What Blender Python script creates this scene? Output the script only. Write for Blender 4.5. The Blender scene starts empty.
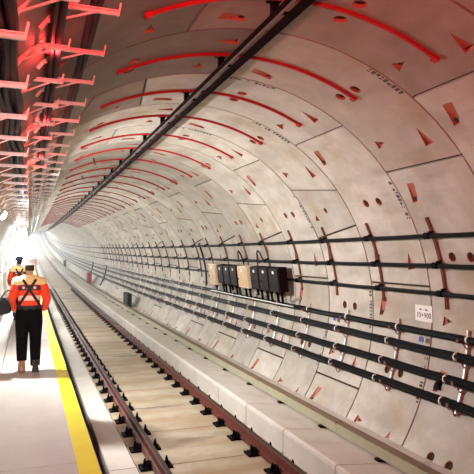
import bpy, bmesh, math, random
from mathutils import Vector, Matrix
from mathutils.geometry import delaunay_2d_cdt
from mathutils.bvhtree import BVHTree
random.seed(7)
C = bpy.context.scene.collection
rad = math.radians

# ------------------------------------------------------------------ frame of the place
KV = 0.000428            # the tunnel rises on a long vertical curve
H = 1.85                 # eye height over the walkway (walkway top is z = 0 in the world)
R = 3.1                  # inner radius of the lining
XC, ZC = 2.2437, -0.8677 # tunnel centre, relative to the eye
RW = 1.4328              # ring width
S0 = 5.0026              # joint between ring -1 and ring 0
def W(x, z, s):
    b = KV * s
    return Vector((x, s - b * z, KV * s * s / 2 + z + H))
def M(s):
    return Matrix.Translation(W(0, 0, s)) @ Matrix.Rotation(KV * s, 4, 'X')
def onring(th, r=R):
    return XC + r * math.cos(rad(th)), ZC + r * math.sin(rad(th))
def mid(k): return S0 + (k + .5) * RW

# ------------------------------------------------------------------ camera
cam = bpy.data.objects.new('camera', bpy.data.cameras.new('camera'))
C.objects.link(cam)
cam.data.sensor_width = 36; cam.data.lens = 557.35 / 474 * 36
cam.location = (0, 0, H)
yaw, pit = 0.35767, 0.03539
cam.rotation_euler = (math.pi / 2 + pit, 0, -yaw)
cam.data.clip_start = .05; cam.data.clip_end = 600
bpy.context.scene.camera = cam

# ------------------------------------------------------------------ world, exposure
w = bpy.data.worlds.new('world'); bpy.context.scene.world = w; w.use_nodes = True
w.node_tree.nodes['Background'].inputs[0].default_value = (.9, .95, 1, 1)
w.node_tree.nodes['Background'].inputs[1].default_value = .06
vs = bpy.context.scene.view_settings
vs.view_transform = 'Standard'; vs.look = 'None'; vs.gamma = 1; vs.use_curve_mapping = False
vs.exposure = 0.62

def point_light(name, loc, power, col=(1, .96, .9), r=.08):
    l = bpy.data.lights.new(name, 'POINT'); l.energy = power; l.color = col; l.shadow_soft_size = r
    o = bpy.data.objects.new(name, l); C.objects.link(o); o.location = loc; return o
def area_light(name, loc, target, power, size, col=(1, .97, .92), spread=170):
    l = bpy.data.lights.new(name, 'AREA'); l.energy = power; l.color = col; l.size = size; l.spread = rad(spread)
    o = bpy.data.objects.new(name, l); C.objects.link(o); o.location = loc
    o.rotation_euler = (Vector(target) - Vector(loc)).to_track_quat('-Z', 'Y').to_euler(); return o

# ------------------------------------------------------------------ materials
def mat(name, col, rough=.7, metal=0, noise=None, bump=0, scale=8, rnd=0, emit=None, spec=.4):
    m = bpy.data.materials.new(name); m.use_nodes = True
    nt = m.node_tree; N = nt.nodes; L = nt.links; b = N['Principled BSDF']
    b.inputs['Base Color'].default_value = (*col, 1); b.inputs['Roughness'].default_value = rough
    b.inputs['Metallic'].default_value = metal; b.inputs['Specular IOR Level'].default_value = spec
    if emit:
        b.inputs['Emission Color'].default_value = (*emit[0], 1); b.inputs['Emission Strength'].default_value = emit[1]
    if noise:
        tc = N.new('ShaderNodeTexCoord'); oi = N.new('ShaderNodeObjectInfo')
        mul = N.new('ShaderNodeMath'); mul.operation = 'MULTIPLY'; mul.inputs[1].default_value = 37.0
        L.new(oi.outputs['Random'], mul.inputs[0])
        add = N.new('ShaderNodeVectorMath'); add.operation = 'ADD'
        L.new(tc.outputs['Object'], add.inputs[0]); L.new(mul.outputs[0], add.inputs[1])
        n1 = N.new('ShaderNodeTexNoise'); n1.inputs['Scale'].default_value = scale; n1.inputs['Detail'].default_value = 8
        n1.inputs['Roughness'].default_value = .65
        L.new(add.outputs[0], n1.inputs['Vector'])
        cr = N.new('ShaderNodeValToRGB'); cr.color_ramp.elements[0].position = .32; cr.color_ramp.elements[1].position = .68
        cr.color_ramp.elements[0].color = (*noise, 1); cr.color_ramp.elements[1].color = (*col, 1)
        L.new(n1.outputs['Fac'], cr.inputs[0]); out = cr.outputs[0]
        if rnd:
            hs = N.new('ShaderNodeHueSaturation'); mr = N.new('ShaderNodeMapRange')
            mr.inputs['To Min'].default_value = 1 - rnd; mr.inputs['To Max'].default_value = 1 + rnd
            L.new(oi.outputs['Random'], mr.inputs[0]); L.new(mr.outputs[0], hs.inputs['Value']); L.new(out, hs.inputs['Color']); out = hs.outputs[0]
        L.new(out, b.inputs['Base Color'])
        if bump:
            n2 = N.new('ShaderNodeTexNoise'); n2.inputs['Scale'].default_value = scale * 9; n2.inputs['Detail'].default_value = 4
            L.new(add.outputs[0], n2.inputs['Vector'])
            bp = N.new('ShaderNodeBump'); bp.inputs['Strength'].default_value = bump; bp.inputs['Distance'].default_value = .01
            L.new(n2.outputs['Fac'], bp.inputs['Height']); L.new(bp.outputs[0], b.inputs['Normal'])
    return m
def stain(m, col, scale, lo, hi, amount, stretch=(1, 1, 1)):
    """adds blotches of another colour with a shape of their own"""
    nt = m.node_tree; N = nt.nodes; L = nt.links; b = N['Principled BSDF']
    src = b.inputs['Base Color'].links[0].from_socket
    add = [n for n in N if n.type == 'VECT_MATH'][0]
    mp = N.new('ShaderNodeVectorMath'); mp.operation = 'MULTIPLY'; mp.inputs[1].default_value = stretch
    L.new(add.outputs[0], mp.inputs[0])
    n = N.new('ShaderNodeTexNoise'); n.inputs['Scale'].default_value = scale; n.inputs['Detail'].default_value = 5
    L.new(mp.outputs[0], n.inputs['Vector'])
    mr = N.new('ShaderNodeMapRange'); mr.inputs['From Min'].default_value = lo; mr.inputs['From Max'].default_value = hi
    mr.inputs['To Max'].default_value = amount
    L.new(n.outputs['Fac'], mr.inputs[0])
    mx = N.new('ShaderNodeMix'); mx.data_type = 'RGBA'
    L.new(mr.outputs[0], mx.inputs[0]); L.new(src, mx.inputs[6]); mx.inputs[7].default_value = (*col, 1)
    L.new(mx.outputs[2], b.inputs['Base Color'])
    return m
MT = {}
MT['concrete'] = stain(stain(mat('lining concrete', (.61, .575, .515), .75, noise=(.44, .405, .345), bump=.3, scale=2.2, rnd=.15),
                             (.40, .30, .17), 1.3, .53, .72, .7), (.34, .30, .25), 3.0, .50, .70, .6, (1, .25, 1))
MT['darker'] = stain(stain(mat('damp brown lining concrete', (.40, .325, .27), .7, noise=(.29, .23, .19), bump=.25, scale=2.2, rnd=.10),
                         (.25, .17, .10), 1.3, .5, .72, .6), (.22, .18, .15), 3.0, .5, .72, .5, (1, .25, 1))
MT['umber'] = stain(mat('wet dark lining concrete', (.27, .21, .175), .55, noise=(.18, .14, .115), bump=.25, scale=2.2, rnd=.10),
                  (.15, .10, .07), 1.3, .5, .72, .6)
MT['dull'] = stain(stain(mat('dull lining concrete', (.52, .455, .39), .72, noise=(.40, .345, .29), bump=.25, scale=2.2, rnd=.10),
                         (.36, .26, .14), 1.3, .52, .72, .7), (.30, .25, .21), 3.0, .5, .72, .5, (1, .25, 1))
MT['pocket'] = mat('rust red pocket', (.58, .19, .12), .7, noise=(.38, .13, .085), scale=14)
MT['hole'] = mat('dark bolt hole', (.03, .025, .02), .8)
MT['joint'] = mat('joint filler', (.065, .046, .03), .9, spec=.1)
MT['stencil'] = mat('black stencil paint', (.03, .03, .03), .8)
MT['red'] = mat('red paint', (.55, .02, .03), .45, noise=(.38, .012, .02), scale=9)
MT['black'] = mat('black cable jacket', (.004, .004, .005), .45, spec=.12)
MT['tray_cable'] = mat('dusty dark cable jacket', (.022, .024, .032), .5, noise=(.012, .014, .018), scale=6, spec=.1)
MT['rust'] = mat('rusty red channel', (.32, .135, .10), .7, noise=(.19, .08, .065), scale=20, spec=.2)
MT['galv'] = mat('galvanised steel', (.72, .72, .70), .38, .6, noise=(.60, .60, .58), scale=20)
MT['bracket'] = mat('pale painted steel', (.80, .72, .68), .45, .2, noise=(.66, .56, .53), scale=15)
MT['platform'] = stain(mat('walkway concrete', (.53, .50, .45), .6, noise=(.45, .42, .375), bump=.15, scale=2.5, rnd=.03),
                       (.46, .41, .36), 1.2, .5, .72, .6, (.35, 3, 1))
MT['yellow'] = mat('yellow paint', (.95, .88, .0), .6, noise=(.88, .77, .0), scale=4, spec=.1)
MT['slab'] = stain(stain(mat('track concrete', (.50, .44, .335), .75, noise=(.36, .305, .215), bump=.2, scale=2.0, rnd=.05),
                   (.30, .19, .085), 1.0, .42, .64, .75, (.4, 1.8, 1)), (.12, .08, .05), 1.3, .58, .70, .7, (.5, 1.2, 1))
MT['kerb'] = mat('pale kerb concrete', (.66, .62, .56), .7, noise=(.56, .52, .46), bump=.1, scale=2.5, rnd=.04)
MT['bench'] = stain(mat('benching concrete', (.66, .62, .56), .75, noise=(.56, .52, .46), bump=.2, scale=2.4, rnd=.04), (.45, .36, .26), 1.6, .55, .75, .45)
MT['void'] = mat('shade-dark invert concrete', (.012, .011, .010), .95, spec=.05)  # near-black: the deep shade of the channel is put into the colour
MT['beam'] = mat('olive painted duct', (.40, .39, .27), .5, noise=(.33, .32, .21), scale=5)
MT['duct_lid'] = mat('brown duct lid', (.27, .19, .12), .65, noise=(.20, .14, .09), scale=5)
MT['rail_side'] = mat('rusty rail steel', (.15, .038, .024), .65, 0, noise=(.085, .022, .016), scale=9, spec=.15)
MT['rail_top'] = mat('worn rail head', (.07, .05, .045), .4, .5, noise=(.04, .03, .028), scale=12)
MT['clip'] = mat('black cast fastener', (.004, .004, .0045), .7, spec=.06)
MT['overhead'] = mat('dark conductor rail', (.016, .007, .007), .9, 0, noise=(.010, .005, .005), scale=8, spec=.03)
MT['overhead_bar'] = mat('grey contact bar', (.30, .27, .26), .6, 0, noise=(.2, .18, .175), scale=8, spec=.1)
MT['box_brown'] = mat('dark brown enclosure', (.014, .006, .0065), .6, noise=(.009, .004, .005), scale=6, spec=.06)
MT['box_cream'] = mat('cream enclosure', (.80, .70, .50), .5, noise=(.72, .62, .42), scale=6)
MT['box_lid'] = mat('ochre enclosure side', (.62, .40, .18), .5, noise=(.52, .33, .14), scale=6)
MT['white'] = mat('white placard', (.85, .83, .80), .5)
MT['blue'] = mat('blue tag', (.05, .06, .35), .5)
MT['lampbody'] = mat('grey lamp housing', (.35, .35, .36), .5)
MT['lampglow'] = mat('lit lamp glass', (.9, .9, .9), .4, emit=((1, .97, .92), 14))
MT['redglow'] = mat('lit red lamp glass', (.08, .0, .0), .6, emit=((1, .03, .03), 1.5), spec=.0)
MT['floodglow'] = mat('lit flood panel', (.9, .9, .9), .4, emit=((.95, .97, 1), 40))
MT['orange'] = mat('orange jacket cloth', (.90, .075, .02), .75, noise=(.80, .05, .015), scale=12)
MT['yelcloth'] = mat('pale yellow jacket cloth', (.86, .70, .32), .75, noise=(.80, .60, .25), scale=12)
MT['reflect'] = mat('silver reflective tape', (.85, .62, .52), .4)
MT['maroon'] = mat('dark maroon panel', (.10, .02, .04), .7)
MT['trouser'] = mat('black trouser cloth', (.004, .004, .005), .9, spec=.1)
MT['strap'] = mat('black webbing', (.012, .010, .012), .7)
MT['pinkshirt'] = mat('pink shirt hem', (.80, .35, .30), .8)
MT['skin'] = mat('skin', (.55, .32, .23), .55)
MT['hair'] = mat('dark hair', (.03, .02, .015), .7)
MT['helmet'] = mat('white helmet plastic', (.88, .88, .88), .3)
MT['navy'] = mat('navy helmet plastic', (.012, .018, .07), .35)
MT['shoe'] = mat('black boot leather', (.02, .017, .015), .6)
MT['sole'] = mat('tan boot sole', (.32, .19, .10), .8)
MT['eye'] = mat('eye', (.05, .04, .03), .3)

# ------------------------------------------------------------------ mesh helpers
class MB:
    def __init__(s): s.v = []; s.f = []; s.mi = []
    def add(s, vs, fs, mi=0):
        o = len(s.v); s.v += [tuple(v) for v in vs]
        for f in fs: s.f.append([i + o for i in f]); s.mi.append(mi)
    def box(s, a, b, mi=0, mx=None):
        (x0, y0, z0), (x1, y1, z1) = a, b
        vs = [Vector((x, y, z)) for z in (z0, z1) for y in (y0, y1) for x in (x0, x1)]
        if mx: vs = [mx @ v for v in vs]
        s.add(vs, [(0, 2, 3, 1), (4, 5, 7, 6), (0, 1, 5, 4), (2, 6, 7, 3), (0, 4, 6, 2), (1, 3, 7, 5)], mi)
    def bar(s, p, q, wd, th, up=(0, 0, 1), mi=0):
        p, q = Vector(p), Vector(q); d = (q - p).normalized(); u = Vector(up); sd = d.cross(u)
        if sd.length < 1e-4: sd = d.cross(Vector((1, 0, 0)))
        sd.normalize(); u = sd.cross(d)
        vs = [a + sd * i * wd / 2 + u * j * th / 2 for a in (p, q) for j in (-1, 1) for i in (-1, 1)]
        s.add(vs, [(0, 1, 3, 2), (4, 6, 7, 5), (0, 4, 5, 1), (2, 3, 7, 6), (0, 2, 6, 4), (1, 5, 7, 3)], mi)
    def tube(s, pts, r, n=8, mi=0, caps=True):
        pts = [Vector(p) for p in pts]; rings = []
        rr = r if isinstance(r, (list, tuple)) else [r] * len(pts)
        for i, p in enumerate(pts):
            d = (pts[min(i + 1, len(pts) - 1)] - pts[max(i - 1, 0)]).normalized()
            u = Vector((0, 0, 1)) if abs(d.z) < .9 else Vector((1, 0, 0))
            a = d.cross(u).normalized(); b = a.cross(d)
            rings.append([p + (a * math.cos(t * 2 * math.pi / n) + b * math.sin(t * 2 * math.pi / n)) * rr[i] for t in range(n)])
        vs = [v for g in rings for v in g]; fs = []
        for i in range(len(pts) - 1):
            for t in range(n): fs.append((i * n + t, i * n + (t + 1) % n, (i + 1) * n + (t + 1) % n, (i + 1) * n + t))
        if caps: fs += [list(range(n))[::-1], [(len(pts) - 1) * n + t for t in range(n)]]
        s.add(vs, fs, mi)
    def sweep(s, prof, ss, closed=True, mis=None, caps=True):
        """profile of (x, z) carried along the tunnel at the stations ss"""
        n = len(prof); o = len(s.v); s.v += [tuple(W(x, z, t)) for t in ss for x, z in prof]
        for j in range(n if closed else n - 1):
            for i in range(len(ss) - 1):
                s.f.append([o + i * n + j, o + (i + 1) * n + j, o + (i + 1) * n + (j + 1) % n, o + i * n + (j + 1) % n]); s.mi.append(mis[j] if mis else 0)
        if caps and closed:
            s.f.append([o + i for i in range(n)]); s.mi.append(0)
            s.f.append([o + (len(ss) - 1) * n + i for i in range(n)][::-1]); s.mi.append(0)
    def lathe(s, prof, n=20, mx=None, mi=0):
        vs = []; fs = []
        for r, z in prof:
            for t in range(n):
                v = Vector((r * math.cos(2 * math.pi * t / n), r * math.sin(2 * math.pi * t / n), z)); vs.append(mx @ v if mx else v)
        for i in range(len(prof) - 1):
            for t in range(n): fs.append((i * n + t, i * n + (t + 1) % n, (i + 1) * n + (t + 1) % n, (i + 1) * n + t))
        fs += [list(range(n))[::-1], [(len(prof) - 1) * n + t for t in range(n)]]
        s.add(vs, fs, mi)
    def mesh(s, name, mats, smooth=False):
        me = bpy.data.meshes.new(name); me.from_pydata(s.v, [], s.f); me.update()
        for m in (mats if isinstance(mats, (list, tuple)) else [mats]): me.materials.append(MT[m] if isinstance(m, str) else m)
        me.polygons.foreach_set('material_index', s.mi)
        bm = bmesh.new(); bm.from_mesh(me); bmesh.ops.recalc_face_normals(bm, faces=bm.faces); bm.to_mesh(me); bm.free()
        if smooth:
            me.shade_smooth(); me.set_sharp_from_angle(angle=rad(40))
        return me
def link(name, me, parent=None):
    o = bpy.data.objects.new(name, me); C.objects.link(o)
    if parent: o.parent = parent
    return o
def build(mb, name, mats, parent=None, smooth=False): return link(name, mb.mesh(name, mats, smooth), parent)
def tag(o, label=None, cat=None, group=None, kind=None):
    for k, v in (('label', label), ('category', cat), ('group', group), ('kind', kind)):
        if v: o[k] = v
    return o
def empty(name, mx=None, loc=None):
    o = bpy.data.objects.new(name, None); C.objects.link(o); o.empty_display_size = .1
    if mx is not None: o.matrix_world = mx
    if loc is not None: o.location = loc
    return o
def reroot(root):
    """children are modelled in world coordinates: take the root's place off them"""
    for c in root.children: c.location = -Vector(root.location)
def copy_tree(o, parent=None):
    c = o.copy(); C.objects.link(c); c.parent = parent
    for ch in o.children: copy_tree(ch, c)
    return c
ORD = ('first second third fourth fifth sixth seventh eighth ninth tenth eleventh twelfth thirteenth fourteenth fifteenth sixteenth '
       'seventeenth eighteenth nineteenth twentieth').split()
def nth(i):
    if i < 20: return ORD[i]
    t = {2: 'twenty', 3: 'thirty', 4: 'forty'}[(i + 1) // 10]; u = (i + 1) % 10
    return {'twenty': 'twentieth', 'thirty': 'thirtieth', 'forty': 'fortieth'}[t] if u == 0 else t + '-' + ORD[u - 1]
def stations(a, b, near=.7):
    out = [a]; s = a
    while s < b:
        s += near if s < 20 else near * 2 if s < 40 else 4; out.append(min(s, b))
    return out
FAR = 235.0
BACK = -9.0

# ================================================================== THE SETTING
lining = tag(empty('wall_tunnel', M(0)), kind='structure')
lining.matrix_world = Matrix.Identity(4)

# ---- one ring: seven segments and a wedge key
SEG = 49.16; KEYN, KEYF = 12.3, 19.5
def inside(p, poly):
    c = False; n = len(poly)
    for i in range(n):
        (x1, y1), (x2, y2) = poly[i], poly[i - 1]
        if (y1 > p[1]) != (y2 > p[1]) and p[0] < (x2 - x1) * (p[1] - y1) / (y2 - y1) + x1: c = not c
    return c
def make_segment(name, n0, n1, f0, f1, pockets):
    """inner face between the angles n0..n1 (near edge) and f0..f1 (far edge), about the segment's middle"""
    k = rad(1) * R; g = .017; hw = RW / 2 - g * .8
    bnd = []
    nn = 14
    for i in range(nn + 1): bnd.append(((n0 + (n1 - n0) * i / nn) * k, -hw))
    for t in (-.33, .33): bnd.append(((n1 + (f1 - n1) * (t + 1) / 2) * k, hw * t))
    for i in range(nn + 1): bnd.append(((f1 + (f0 - f1) * i / nn) * k, hw))
    for t in (.33, -.33): bnd.append(((n0 + (f0 - n0) * (t + 1) / 2) * k, hw * t))
    cx = k * (n0 + n1) / 2
    bnd = [(a + (g if a < cx else -g) * (1 if min(abs(a - n0 * k), abs(a - n1 * k), abs(a - f0 * k), abs(a - f1 * k)) < .08 else 0), y) for a, y in bnd]
    co = [Vector(p) for p in bnd]; ed = [(i, (i + 1) % len(bnd)) for i in range(len(bnd))]
    polys = []
    for pts, dep, hole in pockets:
        poly = [(a * k, y) for a, y in pts]; o = len(co)
        polys.append((poly, dep, hole)); co += [Vector(p) for p in poly]
        ed += [(o + i, o + (i + 1) % len(poly)) for i in range(len(poly))]
    a = min(n0, f0) + 3.5
    while a < max(n1, f1) - 3:
        for y in (-.48, -.2, .0, .2, .48):
            if inside((a * k, y), bnd) and not any(inside((a * k, y), q[0]) for q in polys): co.append(Vector((a * k, y)))
        a += 3.5
    vs, es, fs, *_ = delaunay_2d_cdt(co, ed, [], 0, 1e-5)
    def P(q, d=0):
        t = q[0] / R; return Vector(((R + d) * math.cos(t), q[1], (R + d) * math.sin(t)))
    mb = MB(); keep = []
    for f in fs:
        c = (sum(vs[i][0] for i in f) / 3, sum(vs[i][1] for i in f) / 3)
        if inside(c, bnd) and not any(inside(c, q[0]) for q in polys): keep.append(list(f))
    mb.add([P(v) for v in vs], keep, 0)
    # chamfered edge going back into the joint
    o = len(mb.v); n = len(bnd); mb.add([P(p) for p in bnd] + [P(p, .05) for p in bnd], [(i, n + i, n + (i + 1) % n, (i + 1) % n) for i in range(n)], 0)
    for poly, dep, hole in polys:
        n = len(poly); cxp = sum(p[0] for p in poly) / n; cyp = sum(p[1] for p in poly) / n
        low = [(cxp + (p[0] - cxp) * (1 - min(d, .05) * 3), cyp + (p[1] - cyp) * (1 - min(d, .05) * 3)) for p, d in zip(poly, dep)]
        mb.add([P(p) for p in poly] + [P(p, d + .002) for p, d in zip(low, dep)], [(i, n + i, n + (i + 1) % n, (i + 1) % n) for i in range(n)], 1)
        cd = sum(dep) / n
        mb.add([P(p, d + .002) for p, d in zip(low, dep)] + [P((cxp, cyp), cd)], [(i, (i + 1) % n, n) for i in range(n)], 1)
        if hole:
            hx, hy, hr = hole; m = 10; d0 = max(dep) * .75
            mb.add([P((hx * k + hr * math.cos(2 * math.pi * i / m), hy + hr * math.sin(2 * math.pi * i / m)), d0 - .012) for i in range(m)], [list(range(m))], 2)
            mb.add([P((hx * k + hr * math.cos(2 * math.pi * i / m), hy + hr * math.sin(2 * math.pi * i / m)), d) for d in (d0 - .012, d0 + .03) for i in range(m)],
                   [(i, (i + 1) % m, m + (i + 1) % m, m + i) for i in range(m)], 0)
    me = bpy.data.meshes.new(name); me.from_pydata(mb.v, [], mb.f); me.update()
    for q in ('concrete', 'pocket', 'hole'): me.materials.append(MT[q])
    me.polygons.foreach_set('material_index', mb.mi)
    # face the axis
    bm = bmesh.new(); bm.from_mesh(me); bmesh.ops.remove_doubles(bm, verts=bm.verts, dist=1e-5)
    bmesh.ops.recalc_face_normals(bm, faces=bm.faces)
    s_ = sum(f.normal.dot(-f.calc_center_median()) * f.calc_area() for f in bm.faces if f.material_index == 0)
    if s_ < 0: bmesh.ops.reverse_faces(bm, faces=bm.faces)
    bm.to_mesh(me); bm.free()
    me.shade_smooth(); me.set_sharp_from_angle(angle=rad(25))
    return me
def oval(a, y, ra, ry, n=14): return [(a + ra * math.cos(2 * math.pi * i / n), y + ry * math.sin(2 * math.pi * i / n)) for i in range(n)]
ov_dep = [.015 + .045 * (1 - math.cos(2 * math.pi * i / 14)) / 2 + .02 for i in range(14)]
POCKETS = [
    ([(-15.2, -.38), (-20.4, -.29), (-19.9, -.45)], [.0, .035, .03], None),
    ([(-15.2, .47), (-16.3, .31), (-17.7, .50)], [.015, .03, .025], (-16.2, .40, .026)),
    ([(20.4, .46), (20.3, .32), (16.8, .39), (15.0, .45), (14.9, .54), (17.6, .50)], [.0, .015, .035, .04, .03, .015], (15.9, .475, .032)),
    (oval(0, -.165, 1.25, .065), ov_dep, None), (oval(0, .165, 1.25, .065), ov_dep, None)]
h = SEG / 2
ME_SEG = make_segment('lining_segment', -h, h, -h, h, POCKETS)
# beside the key the edge is slanted
kw = (KEYN + KEYF) / 2; sl = (KEYF - KEYN) / 4
ME_SEGL = make_segment('lining_segment', -h, h + sl, -h, h - sl, POCKETS)          # key lies at its upper end
ME_SEGR = make_segment('lining_segment', -h - sl, h, -h + sl, h, POCKETS)
ME_KEY = make_segment('lining_segment', -KEYN / 2, KEYN / 2, -KEYF / 2, KEYF / 2,
                      [(oval(0, .0, 1.0, .05), ov_dep, None), ([(-1.0, .42), (-3.2, .5), (-3.4, .36)], [.0, .05, .05], None)])
# stencilled marks along the near edge of a segment
def stencil_mesh(a0, a1, seed):
    rng = random.Random(seed); mb = MB(); a = a0
    while a < a1:
        wd = rng.uniform(.45, .9)
        if rng.random() < .8:
            for (y0, y1) in ((-.69, -.668), (-.664, -.645), (-.641, -.622)):
                if rng.random() < .8:
                    q = [(a, y0), (a + wd, y0), (a + wd, y1), (a, y1)]
                    mb.add([((R - .002) * math.cos(rad(t)), y, (R - .002) * math.sin(rad(t))) for t, y in q], [(0, 1, 2, 3)])
        a += wd + .35
    return mb.mesh('stencil_lettering', 'stencil')
KEYSTART = {-4: 106.4, -3: 237.2, -2: 24.4, -1: 253.9, 0: 237.2, 1: 106.4, 2: 24.4, 3: 253.9, 4: 24.4, 5: 106.4, 6: 24.4}
NR = 23
for k in range(-4, NR):
    ks = KEYSTART.get(k, (24.4, 106.4, 237.2, 253.9)[(k * 7) % 4] if k % 2 == 0 else (106.4, 253.9)[(k // 2) % 2])
    if k > 6: ks = (24.4, 253.9, 237.2, 106.4)[k % 4]
    base = Matrix.Translation((0, 0, 0)) @ M(mid(k)) @ Matrix.Translation((XC, 0, ZC))
    parts = [(ks + kw / 2, ME_KEY)] + [(ks + kw + h + SEG * j, ME_SEGR if j == 0 else ME_SEGL if j == 6 else ME_SEG) for j in range(7)]
    for th, me in parts:
        half = h if me is not ME_KEY else kw / 2
        t = th % 360
        if 218 + half < t < 322 - half: continue          # under the track slab
        o = link('lining_segment', me, lining)
        o.matrix_world = base @ Matrix.Rotation(-rad(th), 4, 'Y')
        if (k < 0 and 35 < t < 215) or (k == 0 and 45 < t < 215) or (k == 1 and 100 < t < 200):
            o.material_slots[0].link = 'OBJECT'; o.material_slots[0].material = MT['umber' if t > 95 and k < 1 else 'darker' if k < 0 or t > 95 else 'dull']  # nearest rings get browner tones, darkest over the left crown
        if me is not ME_KEY and -1 <= k <= 3 and (t < 110 or t > 330):
            st = link('stencil_lettering', stencil_mesh(-6, 7 if k else 4, k * 31 + int(th)), o); st.parent = o
# joint filler behind the segments
def cyl(name, r, s0, s1, m, parent=None, step=None, kind=None):
    mb = MB(); ss = stations(s0, s1, 1.4328)
    prof = [onring(-60 + 5 * i, r) for i in range(61)]
    n = len(prof); vs = [W(x, z, t) for t in ss for x, z in prof]
    mb.add(vs, [(i * n + j, (i + 1) * n + j, (i + 1) * n + j + 1, i * n + j + 1) for i in range(len(ss) - 1) for j in range(n - 1)])
    return build(mb, name, m, parent)
cyl('joint_filler', R + .035, S0 - 4 * RW, S0 + NR * RW, 'joint', lining)
# rings too far off to tell their pieces apart: joined, every ring still with its groove
def far_rings(s0, n):
    mb = MB(); prof = [-42 + 4 * i for i in range(67)]; ss = []
    for i in range(n):
        a = s0 + i * RW
        ss += [(a + .012, R), (a + RW - .012, R), (a + RW - .008, R + .03), (a + RW + .008, R + .03)]
    m = len(prof); vs = [W(*onring(t, r), s) for s, r in ss for t in prof]
    mb.add(vs, [(i * m + j, (i + 1) * m + j, (i + 1) * m + j + 1, i * m + j + 1) for i in range(len(ss) - 1) for j in range(m - 1)])
    return mb
o = build(far_rings(S0 + NR * RW, int((FAR - S0) / RW) - NR + 2), 'lining_segment_far', 'concrete', lining, True); tag(o, kind='stuff')
o = build(far_rings(S0 - 4 * RW - 6 * RW, 6), 'lining_segment_behind', 'concrete', lining, True); tag(o, kind='stuff')

# ---- floors
floor = tag(empty('floor'), kind='structure')
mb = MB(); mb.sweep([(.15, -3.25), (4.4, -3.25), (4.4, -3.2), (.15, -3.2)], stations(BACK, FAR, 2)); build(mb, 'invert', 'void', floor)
def run_of(name, prof, s0, pitch, nsingle, m, parent, gap=.009, mis=None):
    s = s0
    for i in range(nsingle):
        mb = MB(); mb.sweep(prof, [s + gap, s + pitch / 2, s + pitch - gap], mis=mis); build(mb, name, m, parent); s += pitch
    mb = MB()
    mb.sweep(prof, stations(s + gap, FAR), mis=mis); tag(build(mb, name + '_far', m, parent), kind='stuff')
run_of('track_slab_panel', [(1.375, -3.2), (3.395, -3.2), (3.395, -2.79), (1.375, -2.79)], -1.22, RW * 1.0, 28, 'slab', floor)
run_of('kerb_block', [(.99, -3.2), (1.345, -3.2), (1.345, -2.745), (1.335, -2.735), (1.0, -2.735), (.99, -2.745)], -1.3, RW * 2, 16, 'kerb', floor)
bench = tag(empty('trim_benching'), kind='structure')
run_of('benching_block', [(3.4, -3.2), (4.28, -3.2), (4.6, -2.9), (4.83, -2.6), (3.44, -2.45), (3.41, -2.465), (3.4, -2.50)], 5.8 - 5 * RW, RW, 28, 'bench', bench)
walk = tag(empty('floor_walkway'), kind='structure')
PS = 4.2984
run_of('walkway_slab', [(-.385, -1.97), (.60, -1.97), (.61, -1.96), (.61, -1.85), (-.385, -1.85)], 5.25 - 3 * PS, PS, 15, 'platform', walk)
run_of('walkway_slab', [(-.63, -1.97), (-.395, -1.97), (-.395, -1.852), (-.69, -1.852)], 5.25 - 3 * PS, PS, 15, 'platform', walk)
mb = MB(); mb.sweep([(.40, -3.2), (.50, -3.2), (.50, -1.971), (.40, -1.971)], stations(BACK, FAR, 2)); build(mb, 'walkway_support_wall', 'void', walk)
mb = MB(); mb.sweep([(.425, -1.8499), (.603, -1.8499), (.603, -1.847), (.425, -1.847)], stations(BACK, FAR)); build(mb, 'yellow_edge_line', 'yellow', walk)['label'] = 'yellow safety line along the walkway edge'

# ================================================================== THINGS
# ---- running rails
def rail(xc, label, first, side):
    root = empty('rail', loc=W(xc, -2.77, 0)); tag(root, label, 'rail', 'running rails')
    z0 = -2.765; prof = [(-.07, 0), (.07, 0), (.07, .012), (.012, .035), (.009, .125), (.036, .137), (.036, .168), (.028, .174),
                         (-.028, .174), (-.036, .168), (-.036, .137), (-.009, .125), (-.012, .035), (-.07, .012)]
    mb = MB(); mb.sweep([(xc + x, z0 + z) for x, z in prof], stations(BACK, FAR), mis=[0] * 7 + [1] + [0] * 6)
    build(mb, 'rail_body', ['rail_side', 'rail_top'], root)
    reroot(root)
    fm = MB()
    fm.box((-.215, -.105, -.022), (.215, .105, .004)); fm.box((-.17, -.085, .004), (.17, .085, .016))
    for sx in (-1, 1):
        for y in (-.035, .035): fm.box((sx * .075 - .012, y - .018, .006), (sx * .075 + .012, y + .018, .04))
        fm.tube([(sx * .105, -.06, .03), (sx * .085, -.05, .055), (sx * .06, 0, .05), (sx * .085, .05, .055), (sx * .105, .06, .03)], .017, 6)
        fm.tube([(sx * .145, -.02, .0), (sx * .145, -.02, .045)], .036, 6)
        fm.tube([(sx * .145, -.02, .045), (sx * .145, -.02, .085), (sx * .145, -.02, .125)], [.024, .02, .006], 6)
    me = fm.mesh('rail_fastener', 'clip')
    for i in range(56):
        s = first + .7164 * i
        o = link('rail_fastener', me, root)
        o.matrix_world = M(s) @ Matrix.Translation((xc, 0, z0 - .003)); o.matrix_world = Matrix.Translation(-root.location) @ o.matrix_world
    return root
rail(1.606, 'rusty brown running rail nearest the yellow-edged walkway', 6.65 - .7164 * 5, -1)
rail(3.111, 'rusty brown running rail against the pale concrete benching', 6.65 - .7164 * 5, 1)

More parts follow.
